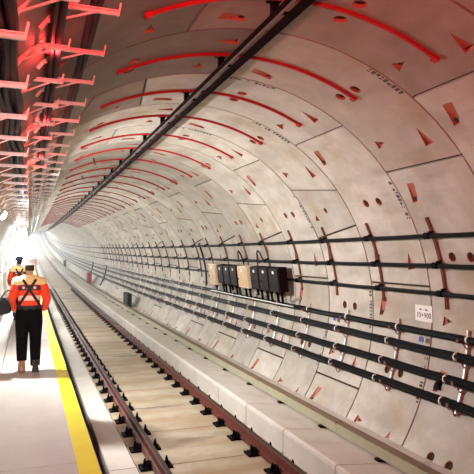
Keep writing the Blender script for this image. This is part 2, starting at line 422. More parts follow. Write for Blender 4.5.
# ---- olive duct along the benching
duct = tag(empty('cable_duct', loc=W(4.09, -2.51, 2)), 'olive green metal duct with brown lid along the right benching', 'duct')
d0 = 1.2
for i in range(14):
    a = d0 + i * 2.8656; mb = MB()
    mb.sweep([(4.08, -2.485), (4.20, -2.485), (4.20, -2.352), (4.08, -2.352)], [a + .004, a + 1.43, a + 2.8616]); build(mb, 'duct_length', 'beam', duct)
    mb = MB(); mb.sweep([(4.075, -2.351), (4.205, -2.351), (4.205, -2.340), (4.075, -2.340)], [a + .01, a + 1.43, a + 2.856]); build(mb, 'duct_lid', ['duct_lid'], duct)
    mb = MB(); mb.sweep([(4.072, -2.372), (4.0795, -2.372), (4.0795, -2.3515), (4.072, -2.3515)], [a + .01, a + 2.85]); build(mb, 'lid_flange', 'beam', duct)
    for q in (.35, 1.78):
        mb = MB(); z = -2.52; mb.sweep([(4.03, -2.545), (4.25, -2.55), (4.25, -2.4855), (4.03, -2.4855)], [a + q, a + q + .09]); build(mb, 'duct_foot', 'clip', duct)
mb = MB(); mb.sweep([(4.08, -2.485), (4.20, -2.485), (4.20, -2.34), (4.08, -2.34)], stations(d0 + 14 * 2.8656, FAR)); build(mb, 'duct_length', 'beam', duct)
reroot(duct)

# ---- right wall: three single cables on rust red channels
def wall_mx(th, s, r=R):
    """x out of the wall towards the axis, y along the tunnel, z up the wall"""
    x, z = onring(th, r); t = rad(th)
    L = Matrix(((-math.cos(t), 0, -math.sin(t), x), (0, 1, 0, 0), (-math.sin(t), 0, math.cos(t), z), (0, 0, 0, 1)))
    return M(s) @ L
def cable_pts(th, r, s0, s1, sag, seed, ph):
    rng = random.Random(seed); pts = []; s = s0
    while s < s1:
        st = RW / 6 if s < 30 else RW
        f = ((s - ph) / RW) % 1; d = sag * (4 * f * (1 - f)) * (1 + .5 * math.sin(seed + math.floor((s - ph) / RW) * 1.9)) if s < 60 else 0
        x, z = onring(th, r); pts.append(W(x, z - d, s)); s += st
    return pts
CH = .395                                    # channels stand this far beyond the ring's middle
for i, (th, txt) in enumerate(((22.4, 'topmost'), (14.3, 'middle'), (6.9, 'lowest'))):
    mb = MB(); mb.tube(cable_pts(th, R - .105, 1, FAR, .007, i + 3, mid(0) + CH), .031, 8)
    o = build(mb, 'cable', 'black', None, True); tag(o, txt + ' of the three single black cables clamped along the right wall', 'cable', 'single cables on the right wall')
ch = empty('cable_channel')
mb = MB()
for y in (-.015, .015):
    a = [26.7 - 1.6 * j for j in range(16)]
    for t0, t1 in zip(a, a[1:]):
        mb.add([(r * math.cos(rad(t)) + XC, y + dy, r * math.sin(rad(t)) + ZC) for t in (t0, t1) for r in (R - .001, R - .03) for dy in (-.006, .006)],
               [(0, 1, 3, 2), (4, 6, 7, 5), (0, 4, 5, 1), (2, 3, 7, 6), (0, 2, 6, 4), (1, 5, 7, 3)])
build(mb, 'channel_strip', 'rust', ch)
for th in (22.4, 14.3, 6.9):
    x, z = onring(th, R - .105); mb = MB()
    mb.tube([(x, -.055, z), (x, -.045, z), (x, .045, z), (x, .055, z)], [.036, .046, .046, .036], 10)
    mb.bar((x, 0, z), onring(th + .0, R - .03)[:1] + (0,) + onring(th, R - .03)[1:], .07, .05)
    mb.bar((x + .03, .0, z + .05), (x + .075, 0, z + .06), .06, .02)
    build(mb, 'cable_cleat', 'clip', ch)
chans = []
for k in range(-1, 26):
    if k == -1: o = ch
    else: o = copy_tree(ch)
    o.matrix_world = M(mid(k) + CH + (0 if k < 2 else random.uniform(-.05, .1)))
    chans.append(o)
    tag(o, nth(k + 1) + ' rust red channel strip from the camera holding the three upper right cables', 'cable support', 'cable channels on the right wall')

# ---- right wall: thick cable and three bundles on galvanised posts
def bundle(th, offs, r, rad_, label, seed, sag):
    root = empty('cable_bundle', loc=W(*onring(th, R - .1), 1)); tag(root, label, 'cables', 'lower cable bundles on the right wall')
    for j, (da, dr) in enumerate(offs):
        mb = MB(); mb.tube(cable_pts(th + da, R - .10 - dr, 1, FAR, sag, seed, mid(0)), rad_, 7); build(mb, 'cable', 'black', root, True)
    for k in range(-1, 16):
        s = mid(k) - .28 + random.uniform(-.08, .08) + seed * .02
        x, z = onring(th, R - .115); mb = MB()
        f = ((s - mid(0)) / RW) % 1; d = sag * (4 * f * (1 - f)) * (1 + .5 * math.sin(seed + math.floor((s - mid(0)) / RW) * 1.9))
        sp = max(abs(q[0]) for q in offs) * R * rad(1) + rad_ + .006; mb.tube([W(x, z - d, s - .011), W(x, z - d, s + .011)], sp - .008, 10); build(mb, 'cable_tie', 'white', root, True)
    reroot(root)
mb = MB(); mb.tube(cable_pts(-3.7, R - .11, 1, FAR, .012, 11, mid(0)), .048, 9)
root = tag(empty('cable_bundle', loc=W(*onring(-3.7, R - .1), 1)), 'single thick black cable running just under the white placard', 'cable', 'lower cable bundles on the right wall')
build(mb, 'cable', 'black', root, True)
for k in range(-1, 16):
    s = mid(k) - .1; x, z = onring(-3.7, R - .11)
    mb = MB(); mb.tube([W(x, z, s - .014), W(x, z, s + .014)], .052, 10); build(mb, 'cable_tie', 'white', root, True)
reroot(root)
tri = [(-.62, 0), (.62, 0), (0, .045)]
bundle(-8.3, tri, 0, .029, 'black cable bundle second above the olive duct, under the thick single cable'.replace('second', 'third'), 21, .008)
bundle(-14.2, tri, 0, .029, 'black cable bundle second above the olive duct, between two like bundles', 22, .010)
bundle(-19.7, tri, 0, .029, 'black cable bundle lowest on the right wall, next above the olive duct', 23, .012)
post = empty('cable_post')
mb = MB(); a = [-1.6 - 2.05 * j for j in range(11)]
for t0, t1 in zip(a, a[1:]):
    mb.add([(r * math.cos(rad(t)) + XC, dy, r * math.sin(rad(t)) + ZC) for t in (t0, t1) for r in (R - .001, R - .04) for dy in (-.014, .014)],
           [(0, 1, 3, 2), (4, 6, 7, 5), (0, 4, 5, 1), (2, 3, 7, 6), (0, 2, 6, 4), (1, 5, 7, 3)])
build(mb, 'post', 'galv', post)
for th in (-3.7, -8.3, -14.2, -19.7):
    mb = MB(); p0 = onring(th - 1.1, R - .03); p1 = onring(th - 1.0, R - .19); p2 = onring(th - .2, R - .2); pb = onring(th - 2.6, R - .03)
    mb.bar((p0[0], 0, p0[1]), (p1[0], 0, p1[1]), .035, .012); mb.bar((p1[0], 0, p1[1]), (p2[0], 0, p2[1]), .035, .012, (1, 0, 0))
    mb.bar((pb[0], .0, pb[1]), (p1[0] * .5 + p0[0] * .5, 0, p1[1] * .5 + p0[1] * .5), .02, .01)
    mb.bar((p0[0] - .02, -.12, p0[1] - .012), (p0[0] - .02, .12, p0[1] - .012), .02, .01)
    build(mb, 'support_arm', 'rust', post)
for k in range(-1, 26):
    o = post if k == -1 else copy_tree(post)
    o.matrix_world = M(mid(k)); tag(o, nth(k + 1) + ' galvanised post from the camera carrying the lower right cables', 'cable support', 'galvanised cable posts on the right wall')

# ---- small blue tags hanging on the thick cable
for s, lab in ((6.55, 'small blue tag on the thick cable below the placard'), (8.95, 'small blue tag on the bundle farther than the placard')):
    mx = wall_mx(-6.0 if s < 7 else -5.3, s, R - .08)
    mb = MB(); mb.box((-.003, -.05, -.035), (.003, .05, .035)); mb.tube([(0, 0, .03), (0, 0, .06)], .006, 6)
    o = build(mb, 'cable_tag', 'blue'); o.matrix_world = mx; tag(o, lab, 'tag', 'blue cable tags')
# ---- black wedge resting in the pocket right of the placard
mb = MB(); mb.add([(x, y, z) for x in (-.03, .04) for y, z in ((-.05, -.05), (.06, -.05), (.05, .03), (-.01, .07))], [(0, 1, 2, 3), (4, 7, 6, 5), (0, 4, 5, 1), (1, 5, 6, 2), (2, 6, 7, 3), (3, 7, 4, 0)])
o = build(mb, 'rubber_wedge', 'clip'); o.matrix_world = wall_mx(-16.6, 6.15); tag(o, 'black rubber wedge on the right wall between the two lowest cable bundles', 'wedge')

# ---- placard
sg = empty('placard', wall_mx(.8, 6.6, R - .004)); tag(sg, 'white placard with black figures on the right wall above the thick cable', 'sign')
mb = MB(); mb.box((0, -.185, -.115), (.006, .185, .115)); build(mb, 'plate', 'white', sg)
mb = MB()
for y0, y1, z0, z1 in ((.09, .05, .045, .065), (.045, .03, .048, .058), (.0, -.02, .05, .056), (-.03, -.05, .045, .065), (-.055, -.085, .04, .062)):
    mb.add([(.0065, y0, z0), (.0065, y1, z0), (.0065, y1, z1), (.0065, y0, z1)], [(0, 1, 2, 3)])
build(mb, 'upper_marks', 'stencil', sg)
tx = bpy.data.curves.new('figures', 'FONT'); tx.body = '10+900'; tx.size = .105; tx.align_x = 'CENTER'; tx.align_y = 'CENTER'; tx.extrude = .0006
to = bpy.data.objects.new('figures_text', tx); C.objects.link(to); bpy.context.view_layer.update()
me = bpy.data.meshes.new_from_object(to.evaluated_get(bpy.context.evaluated_depsgraph_get())); bpy.data.objects.remove(to)
me.materials.clear(); me.materials.append(MT['stencil'])
f = link('figures', me, sg); f.matrix_local = Matrix(((0, 0, 1, .0072), (-1, 0, 0, 0), (0, 1, 0, -.03), (0, 0, 0, 1)))

# ---- row of enclosures on the right wall
def enclosure(s, wd, ht, dp, body, front, label, group, th=6.6, glands=2):
    root = empty('junction_box', wall_mx(th, s, R - .15)); tag(root, label, 'junction box', group)
    b = .012; mb = MB()
    mb.add([(x, y, z) for x, e in ((.0, 0), (dp - b, 0), (dp, b)) for y, z in ((-wd / 2 + e, -ht / 2 + e), (wd / 2 - e, -ht / 2 + e), (wd / 2 - e, ht / 2 - e), (-wd / 2 + e, ht / 2 - e))],
           [(0, 1, 2, 3)] + [(i * 4 + j, i * 4 + (j + 1) % 4, i * 4 + 4 + (j + 1) % 4, i * 4 + 4 + j) for i in (0, 1) for j in range(4)] + [(8, 9, 10, 11)])
    build(mb, 'body', body, root)
    mb = MB(); mb.box((dp, -wd / 2 + .03, -ht / 2 + .03), (dp + .012, wd / 2 - .03, ht / 2 - .03)); build(mb, 'front_cover', front, root)
    mb = MB(); mb.box((dp + .012, -.04, ht / 2 - .13), (dp + .016, .04, ht / 2 - .07)); build(mb, 'label_plate', 'white', root)
    mb = MB(); mb.tube([(dp + .012, wd / 2 - .08, -.05), (dp + .03, wd / 2 - .08, -.05)], .02, 8); build(mb, 'latch', 'hole', root)
    for g in range(glands):
        y = (g - (glands - 1) / 2) * wd / (glands + .3); mb = MB(); rr = .045
        mb.tube([(dp * .5, y, -ht / 2), (dp * .5, y, -ht / 2 - .07)], rr, 8); mb.tube([(dp * .5, y, -ht / 2 - .07), (dp * .48, y + .01, -ht / 2 - .16), (dp * .42, y + .02, -ht / 2 - .25)], .03, 7)
        build(mb, 'gland', 'clip', root)
    return root
GB = 'junction boxes in a row on the right wall'
enclosure(15.35, .62, .60, .20, 'box_cream', 'box_lid', 'cream junction box with ochre cover at the far end of the row', GB, glands=1)
for i, s in enumerate((14.65, 14.12, 13.59)):
    enclosure(s, .49, .52, .19, 'box_brown', 'box_brown', ('farthest', 'middle', 'nearest')[i] + ' dark brown junction box of the three between the cream boxes', GB, 7.0)
enclosure(12.85, .62, .54, .23, 'box_cream', 'box_lid', 'cream junction box standing between the two sets of dark brown boxes', GB, 7.0, 2)
for i, s in enumerate((12.12, 11.57, 11.02)):
    enclosure(s, .52, .53, .20, 'box_brown', 'box_brown', ('farthest', 'middle', 'nearest')[i] + ' dark brown junction box of the near set of three', GB, 7.0)
mb = MB(); mb.tube([W(*onring(-3.6, R - .235), 10.35 + .5 * i) for i in range(12)], .015, 8)
rr_ = tag(empty('support_rail', loc=W(*onring(-3.6, R - .235), 10.4)), 'galvanised rail running along below the row of junction boxes', 'rail'); build(mb, 'rail_tube', 'galv', rr_)
for s in (10.5, 12.2, 14.0, 15.7):
    mb = MB(); p = onring(-2.2, R - .235); q = onring(-.5, R - .0); mb.bar(W(*p, s), W(*q, s), .05, .05); build(mb, 'rail_bracket', 'galv', rr_)
reroot(rr_)
for i, (s, ds) in enumerate(((13.25, .42), (12.4, -.4))):
    mb = MB(); pts = []
    for j in range(13):
        t = j / 12; th = 11.0 + 6.5 * math.sin(math.pi * t) + 3 * t; pts.append(W(*onring(th, R - .12 + .02 * t), s + ds * t))
    mb.tube(pts, .018, 7); o = build(mb, 'loop_cable', 'black', None, True)
    tag(o, ('thin black cable looping up from the far side', 'thin black cable looping up from the near side')[i] + ' of the middle cream box', 'cable', 'loop cables at the boxes')

# ---- crown: red hoops, one on the middle of each ring
mb = MB(); a = [62.9 + 54.4 * j / 30 for j in range(31)]; vs = []
for t in a:
    for y, d in ((-.021, .001), (-.021, .020), (-.012, .030), (.012, .030), (.021, .020), (.021, .001)):
        x, z = onring(t, R - d); vs.append((x, y, z))
mb.add(vs, [(i * 6 + j, i * 6 + (j + 1) % 6, i * 6 + 6 + (j + 1) % 6, i * 6 + 6 + j) for i in range(30) for j in range(6)] + [list(range(6)), [180 + j for j in range(6)][::-1]])
ME_HOOP = mb.mesh('hoop_bar', 'red', True)
mb = MB()
ME_END = []
for t in (63.4, 116.8):
    mb = MB(); x, z = onring(t, R - .018); m4 = Matrix.Translation((x, 0, z)) @ Matrix.Rotation(-rad(t), 4, 'Y'); mb.box((-.022, -.034, -.03), (.018, .034, .03), 0, m4)
    ME_END.append(mb.mesh('hoop_end', 'red'))
for i in range(30):
    k = i - 1
    o = empty('ceiling_hoop', M(mid(k) + random.uniform(-.015, .015))); link('hoop_bar', ME_HOOP, o); [link('end_clamp', q, o) for q in ME_END]
    tag(o, nth(i) + ' red curved strip across the crown, counted from the camera', 'strip', 'red crown strips')

# ---- overhead conductor with hangers
ov = tag(empty('overhead_conductor', loc=W(2.05, 2.05, 2)), 'dark overhead conductor rail running along the tunnel crown', 'overhead rail')
mb = MB(); mb.sweep([(2.07, 2.05), (2.13, 2.05), (2.13, 2.10), (2.07, 2.10)], stations(-2, FAR)); build(mb, 'conductor_rail', 'overhead', ov)
mb = MB(); mb.sweep([(1.965, 2.055), (1.992, 2.055), (1.992, 2.08), (1.965, 2.08)], stations(-2, FAR)); build(mb, 'contact_bar', 'overhead_bar', ov)
mb = MB(); mb.sweep([(1.93, 2.055), (1.957, 2.055), (1.957, 2.085), (1.93, 2.085)], stations(-2, FAR)); build(mb, 'insulating_strip', 'overhead', ov)
mb = MB(); mb.box((1.93, -.028, 2.086), (1.99, .028, 2.21)); mb.box((1.9, -.05, 2.195), (2.02, .05, 2.208)); mb.box((1.96, -.02, 2.101), (2.13, .02, 2.118)); me = mb.mesh('hanger', 'clip')
reroot(ov)
for k in range(-1, 40):
    o = link('hanger', me, ov); o.matrix_world = Matrix.Translation(-ov.location) @ M(mid(k) + .04)

# ---- left shoulder: three rows of cantilever brackets and the cables lying on them
def bracket_proto(tipx, z, wallx):
    root = empty('cable_bracket')
    mb = MB(); L_ = tipx - wallx + .05
    for dz in (-.011, .011): mb.box((wallx - .05, -.012, z + dz - .003), (tipx, .012, z + dz + .003))
    mb.box((wallx - .05, .008, z - .011), (tipx, .012, z + .011))
    for j in range(5): mb.box((wallx + .04 + j * L_ / 6.5, -.012, z - .011), (wallx + .05 + j * L_ / 6.5, .008, z + .011))
    build(mb, 'arm', 'bracket', root)
    mb = MB(); mb.bar((tipx - .006, 0, z - .016), (tipx + .008, 0, z + .06), .024, .010, (1, 0, 0)); build(mb, 'upturned_tip', 'bracket', root)
    zb = z - .13; dx = XC - math.sqrt(R * R - (zb - ZC) ** 2)
    mb = MB(); mb.bar((dx - .01, 0, zb), (wallx + (tipx - wallx) * .55, 0, z - .012), .016, .009); build(mb, 'brace', 'bracket', root)
    mb = MB(); mb.bar((dx - .006, 0, zb - .03), (wallx + .012, 0, z + .05), .035, .02, (1, 0, 0)); build(mb, 'wall_plate', 'bracket', root)
    return root
rows = [(-.02, .905, 2.43, 'lowest'), (.22, 1.30, 3.60 - .7164, 'middle'), (.49, 1.45, 3.32, 'highest')]
for tx_, z, s, nm in rows:
    wx = XC - math.sqrt(R * R - (z - ZC) ** 2)
    pr = bracket_proto(tx_, z, wx)
    for i in range(26):
        o = pr if i == 0 else copy_tree(pr)
        o.matrix_world = M(s + .7164 * i)
        tag(o, nth(i) + ' hooked bracket from the camera in the ' + nm + ' row on the left shoulder', 'bracket', nm + ' row of brackets')
def lay(name, offs, base, r, label, seed, amp):
    root = tag(empty(name, loc=W(*base, 1)), label, 'cables', 'cables lying on the left brackets')
    for j, (dx, dz) in enumerate(offs):
        rng = random.Random(seed + j); p1, p2 = rng.random() * 6, rng.random() * 6; pts = []; s = -1
        while s < FAR:
            st = .12 if s < 14 else .3 if s < 30 else 2
            f = ((s - base[2] if len(base) > 2 else s) / .7164)
            wv = amp * math.sin(f * math.pi * 1.0 + p1) + amp * .6 * math.sin(s * 2.3 + p2) if s < 30 else 0
            pts.append(W(base[0] + dx + wv, base[1] + dz + abs(wv) * .3, s)); s += st
        mb = MB(); mb.tube(pts, r, 7); build(mb, 'cable', 'tray_cable' if name == 'cable_loom' else 'black', root, True)
    for c in root.children: c.location = -Vector(root.location)
lay('cable_loom', [(-.10, 0), (-.055, .0), (-.01, 0), (-.08, .045), (-.03, .045)], (-.09 + .02, .945), .024, 'loom of grey black cables lying on the lowest left brackets', 40, .012)
lay('cable_loom', [(-.012, 0), (.030, 0), (.026, .040)], (.135, 1.345), .022, 'pair of black cables lying on the middle row of left brackets'.replace('pair', 'bunch'), 60, .003)
lay('cable_loom', [(0, 0), (.035, .002)], (.345, 1.492), .022, 'thin black cables lying on the highest row of left brackets', 80, .002)

# ---- handrail along the left wall
hr = tag(empty('handrail', loc=W(-.66, -.45, 2)), 'pale handrail pipe along the left wall beside the walkway', 'handrail')
mb = MB(); mb.tube([W(-.62, -.47, s) for s in stations(-2, 120)], .024, 8); build(mb, 'rail_pipe', 'galv', hr, True)
for i in range(22):
    mb = MB(); s = 1 + i * 2.86; mb.tube([W(-.62, -.47, s), W(-.64, -.52, s), W(-.84, -.55, s)], .013, 6); build(mb, 'rail_bracket', 'galv', hr)
reroot(hr)

# ---- bulkhead lamps along the left wall
def bulkhead(s, label, power, group='round lamps along the left wall', th=150.1, glow='lampglow', col=(1, .95, .88), sc=1.0, shaded=False):
    x, z = onring(th); t = rad(th)
    ax = Vector((-math.cos(t), 0, -math.sin(t)))
    root = empty('bulkhead_lamp', M(s) @ Matrix.Translation((x, 0, z)) @ ax.to_track_quat('Z', 'Y').to_matrix().to_4x4() @ Matrix.Scale(sc, 4)); tag(root, label, 'lamp', group)
    mb = MB(); mb.lathe([(.09, -.01), (.095, .03), (.085, .045)]); build(mb, 'housing', 'lampbody', root, True)
    mb = MB(); mb.lathe([(.078, .045), (.074, .07), (.055, .09), (.02, .1)]); build(mb, 'glass', glow, root, True)
    if shaded:
        a_ = area_light('bulkhead_light', M(s) @ (Vector((x, 0, z)) + ax * .115), M(s) @ (Vector((x, 0, z)) + ax * 2), power, .15, col, 180); a_.data.shape = 'DISK'
    else: point_light('bulkhead_light', M(s) @ (Vector((x, 0, z)) + ax * .2 * sc), power, col, .09 * sc)
for i in range(36):
    s = 9.8 + 6.2 * i
    bulkhead(s, 'round lit lamp on the left wall level with the walking person' if i == 0 else nth(i - 1) + ' round lit lamp beyond the walking person on the left wall',
             (225, 30, 40)[i] if i < 3 else 70 if i < 9 else 200 if i < 16 else 600, col=(1, .98, .95) if i < 2 else (.90, .95, 1), shaded=(i == 0))
bulkhead(2.5, 'red lit round lamp high on the left shoulder above the brackets', 26, 'red lamps', 126.5, 'redglow', (1, .05, .05))
for i, (s, pw) in enumerate(((3.8, 6), (5.95, 8), (8.1, 9))):  # added lamps, kept out of sight, to redden the left shoulder
    bulkhead(s, 'small added red lit lamp hidden behind the middle row of left cables, ' + nth(i) + ' from the camera', pw, 'red lamps', 133.9, 'redglow', (1, .05, .05), .42)
bulkhead(-3.2, 'added round fill lamp on the left wall behind the camera', 8)  # unseen lamp added as dim fill for the near walkway

# ---- flood lamps along the left wall, with added ones near the camera
def flood(s, x, z, aim, power, label, spread=170, size=.3, glow='floodglow', col=(1, .97, .92)):
    p = W(x, z, s); d = (W(*aim) - p).normalized()
    root = empty('flood_lamp', Matrix.Translation(p) @ d.to_track_quat('Z', 'Y').to_matrix().to_4x4()); tag(root, label, 'flood lamp', 'flood lamps beside the walkway')
    mb = MB(); mb.box((-.17, -.13, -.10), (.17, .13, -.0)); mb.box((-.19, -.15, -.015), (.19, .15, .0)); build(mb, 'housing', 'lampbody', root)
    mb = MB(); mb.box((-.165, -.125, .0), (.165, .125, .006)); build(mb, 'lens', glow, root)
    mb = MB(); mb.bar((-.2, 0, -.05), (-.2, 0, -.16), .03, .01); mb.bar((.2, 0, -.05), (.2, 0, -.16), .03, .01); mb.bar((-.2, 0, -.16), (.2, 0, -.16), .03, .01); mb.bar((0, 0, -.16), (0, 0, -.24), .04, .04)
    build(mb, 'yoke', 'lampbody', root)
    area_light('flood_light', p + d * .03, W(*aim), power, size, col, spread)
flood(.6, .25, .75, (1.7, 2.25, 4.0), 52, 'added red flood lamp on the left beside the camera, turned up at the crown', 130, .25, 'redglow', (1, .07, .06))  # unseen lamp added to redden the crown and spare the floor
flood(-2.2, -.35, -.5, (.1, -1.0, 9.5), 22, 'added flood lamp low on the left wall behind the camera', 40)  # unseen narrow lamp added to brighten the walker's back
for i, s in enumerate((22, 28, 35, 43, 52, 62, 74, 88, 104, 122, 142, 164)):
    flood(s, -.38 + .05 * (i % 3), .15 - .25 * (i % 2), (.6, -.6, s - 5), 140, nth(i) + ' flood lamp facing the camera far along the walkway')

# ---- things standing far off on the benching
def kit(name, s, x, z, sx, sy, sz, m, label, cat):
    root = tag(empty(name, M(s) @ Matrix.Translation((x, 0, z))), label, cat)
    mb = MB(); mb.box((-sx / 2, -sy / 2, 0), (sx / 2, sy / 2, sz)); build(mb, 'body', m, root)
    mb = MB(); mb.box((-sx / 2 - .01, -sy / 2 - .01, sz), (sx / 2 + .01, sy / 2 + .01, sz + .03)); build(mb, 'lid', m, root)
    for q in (-.2, .2):
        mb = MB(); mb.box((-sx / 2 - .012, q * sy - .1 * sy, sz * .15), (-sx / 2 - .002, q * sy + .1 * sy, sz * .85)); build(mb, 'door', 'hole', root)
kit('equipment_cabinet', 27.5, 4.56, -2.585, .2, 1.3, .62, 'box_brown', 'dark brown cabinet with two doors low on the right wall', 'cabinet')
kit('hose_box', 46.0, 4.56, -2.585, .3, 1.3, .8, 'red', 'small red box far along the right benching', 'box')
kit('equipment_cabinet', 78.0, 4.56, -2.585, .3, 1.5, .8, 'clip', 'small black cabinet farthest along the right benching', 'cabinet')
for s, lab in ((41.0, 'nearer dark conduit bent down the right wall beyond the brown cabinet'), (50.0, 'farther dark conduit bent down the right wall behind the red box')):
    mb = MB(); mb.tube([W(*onring(-2 - 3.2 * i, R - .06), s + .02 * i) for i in range(10)], .05, 7); tag(build(mb, 'conduit', 'clip', None, True), lab, 'conduit', 'dark wall conduits')
for th0, s, lab in ((-1, 16.9, 'thin black conduit crossing the upper right cables beyond the junction boxes'),):
    mb = MB(); mb.tube([W(*onring(24 - 2.6 * i, R - .06), s) for i in range(11)], .03, 7); tag(build(mb, 'conduit', 'black', None, True), lab, 'conduit', 'dark wall conduits')

# ================================================================== PEOPLE
def skin_body(J, E_, root):
    """J: name -> (x, y, z, r or (rx, ry)); one continuous skinned surface"""
    names = list(J); me = bpy.data.meshes.new('body'); me.from_pydata([J[n][:3] for n in names], [(names.index(a), names.index(b)) for a, b in E_], [])
    o = bpy.data.objects.new('body', me); C.objects.link(o)
    m = o.modifiers.new('skin', 'SKIN'); m.use_smooth_shade = True
    sv = me.skin_vertices[0].data
    for i, n in enumerate(names):
        r = J[n][3]; sv[i].radius = r if isinstance(r, tuple) else (r, r); sv[i].use_root = (n == root)
    sb = o.modifiers.new('sub', 'SUBSURF'); sb.levels = 2; sb.render_levels = 2
    bpy.context.view_layer.update()
    ev = bpy.data.meshes.new_from_object(o.evaluated_get(bpy.context.evaluated_depsgraph_get()))
    bpy.data.objects.remove(o); return ev
def person(name_label, s, x, helmet, scale=1.0, group='people walking along the walkway', rot=0.0, stride=1):
    root = empty('person', M(s) @ Matrix.Translation((x, 0, -1.846)) @ Matrix.Rotation(rot, 4, 'Z') @ Matrix.Scale(scale, 4)); tag(root, name_label, 'person', group)
    J = {}; E_ = []
    def chain(items, start=None):
        prev = start
        for n, p in items:
            J[n] = p
            if prev: E_.append((prev, n))
            prev = n
    chain([('pelvis', (0, 0, .97, (.150, .105))), ('waist', (0, .01, 1.10, (.145, .100))), ('chest', (0, .0, 1.30, (.165, .120))), ('upper', (0, -.01, 1.42, (.15, .105))),
           ('neck0', (0, .0, 1.50, .07)), ('neck1', (0, .015, 1.56, .055)), ('jaw', (0, .035, 1.62, (.068, .078))), ('brow', (0, .03, 1.70, (.076, .09))), ('crown', (0, .02, 1.76, (.06, .07)))])
    chain([('nose', (0, .125, 1.655, .012)), ], 'brow')
    for sd, q in ((-1, 'l'), (1, 'r')):
        chain([(q + 'sh', (sd * .185, -.01, 1.42, .068)), (q + 'el', (sd * .265, -.05, 1.15, .048)), (q + 'wr', (sd * .235, .13, .99, .030)), (q + 'pa', (sd * .225, .19, .955, (.022, .036)))], 'upper')
        for fi, (dx, ln) in enumerate(((-.030, .070), (-.010, .080), (.010, .075), (.028, .060))):
            b = (sd * .225, .19, .955)
            chain([(q + 'f%da' % fi, (b[0], b[1] + .042, b[2] + dx, .0095)), (q + 'f%db' % fi, (b[0] - sd * .012, b[1] + .042 + ln * .5, b[2] + dx - .012, .0085)),
                   (q + 'f%dc' % fi, (b[0] - sd * .036, b[1] + .042 + ln * .75, b[2] + dx - .022, .0075))], q + 'pa')
        chain([(q + 'ta', (sd * .205, .185, .995, .011)), (q + 'tb', (sd * .19, .215, 1.012, .009))], q + 'pa')
        lead = (sd * stride) > 0
        kn = (sd * .10, .05, .52, .062) if lead else (sd * .105, .035, .53, .062)
        an = (sd * .10, -.01, .10, .043) if lead else (sd * .10, -.22, .235, .043)
        to1 = (sd * .105, .09, .05, .036) if lead else (sd * .10, -.165, .10, .036)
        to2 = (sd * .11, .17, .035, .028) if lead else (sd * .10, -.125, .045, .028)
        chain([(q + 'hip', (sd * .095, 0, .90, .098)), (q + 'kn', kn), (q + 'ca', tuple((kn[i] * .6 + an[i] * .4) - (.02 if i == 1 else 0) for i in range(3)) + (.055,)), (q + 'an', an), (q + 't1', to1), (q + 't2', to2)], 'pelvis')
    ev = skin_body(J, E_, 'pelvis'); ev.materials.clear(); ev.materials.append(MT['skin'])
    link('body', ev, root)
    bm0 = bmesh.new(); bm0.from_mesh(ev)
    def shell(nm, cond, off, m, cuts=(), sm=True):
        b = bm0.copy()
        for co, no in cuts: bmesh.ops.bisect_plane(b, geom=b.verts[:] + b.edges[:] + b.faces[:], plane_co=co, plane_no=no)
        b.normal_update()
        bmesh.ops.delete(b, geom=[f for f in b.faces if not cond(f.calc_center_median())], context='FACES')
        seen = set(); best = []
        for f0 in b.faces:
            if f0 in seen: continue
            isl = []; st = [f0]; seen.add(f0)
            while st:
                f1 = st.pop(); isl.append(f1)
                for e1 in f1.edges:
                    for f2 in e1.link_faces:
                        if f2 not in seen: seen.add(f2); st.append(f2)
            if len(isl) > len(best): best = isl
        keep = set(best); bmesh.ops.delete(b, geom=[f for f in b.faces if f not in keep], context='FACES')
        bmesh.ops.delete(b, geom=[v for v in b.verts if not v.link_faces], context='VERTS')
        b.normal_update()
        nrm = {v: v.normal.copy() for v in b.verts}
        for v in b.verts: v.co += nrm[v] * off
        me = bpy.data.meshes.new(nm); b.to_mesh(me); b.free(); me.materials.clear(); me.materials.append(MT[m])
        if sm: me.shade_smooth()
        return link(nm, me, root)
    Z = lambda z: ((0, 0, z), (0, 0, 1))
    core = lambda c: abs(c.x) < .205 - .0 * c.z and not (abs(c.x) > .17 and c.z < 1.30)
    hand = lambda c: c.y > .12 and abs(c.x) > .12 and c.z < 1.05 and c.z > .85
    jac = lambda c: (.965 < c.z < 1.53) and not hand(c)
    shell('jacket', jac, .022, 'orange', (Z(.965), Z(1.53)))
    shell('trousers', lambda c: .10 < c.z < 1.0 and not (abs(c.x) > .17 and c.z > .86 and c.y > .0) and not (c.z < .32 and c.y < -.15 and c.z < .22), .034, 'trouser', (Z(.10), Z(1.0)))
    shell('shoulder_yoke', lambda c: 1.385 < c.z < 1.525 and abs(c.x) < .24, .028, 'yelcloth', (Z(1.385), Z(1.525)))
    shell('back_panel', lambda c: 1.30 < c.z < 1.375 and abs(c.x) < .15 and c.y < -.03, .028, 'maroon', (Z(1.30), Z(1.375)))
    shell('reflective_band', lambda c: 1.135 < c.z < 1.215 and abs(c.x) < .195, .029, 'reflect', (Z(1.135), Z(1.215)))
    shell('waist_belt', lambda c: .985 < c.z < 1.05 and abs(c.x) < .195 and not hand(c), .034, 'strap', (Z(.985), Z(1.05)))
    shell('shirt_hem', lambda c: .925 < c.z < .965 and abs(c.x) < .19 and not hand(c), .027, 'pinkshirt', (Z(.925), Z(.965)))
    # panel lettering: pale blocks, too blurred to read
    tr = BVHTree.FromBMesh(bm0)
    def back(xx, zz, off):
        h_ = tr.ray_cast(Vector((xx, -1, zz)), Vector((0, 1, 0)))
        return (h_[0] + Vector((0, -off, 0))) if h_[0] else Vector((xx, -.1 - off, zz))
    mb = MB()
    for x0, x1 in ((-.105, -.07), (-.04, -.015), (.005, .035), (.06, .10)):
        mb.add([back(x0, 1.32, .033), back(x1, 1.32, .033), back(x1, 1.355, .033), back(x0, 1.355, .033)], [(0, 1, 2, 3)])
    build(mb, 'panel_marks', 'reflect', root)
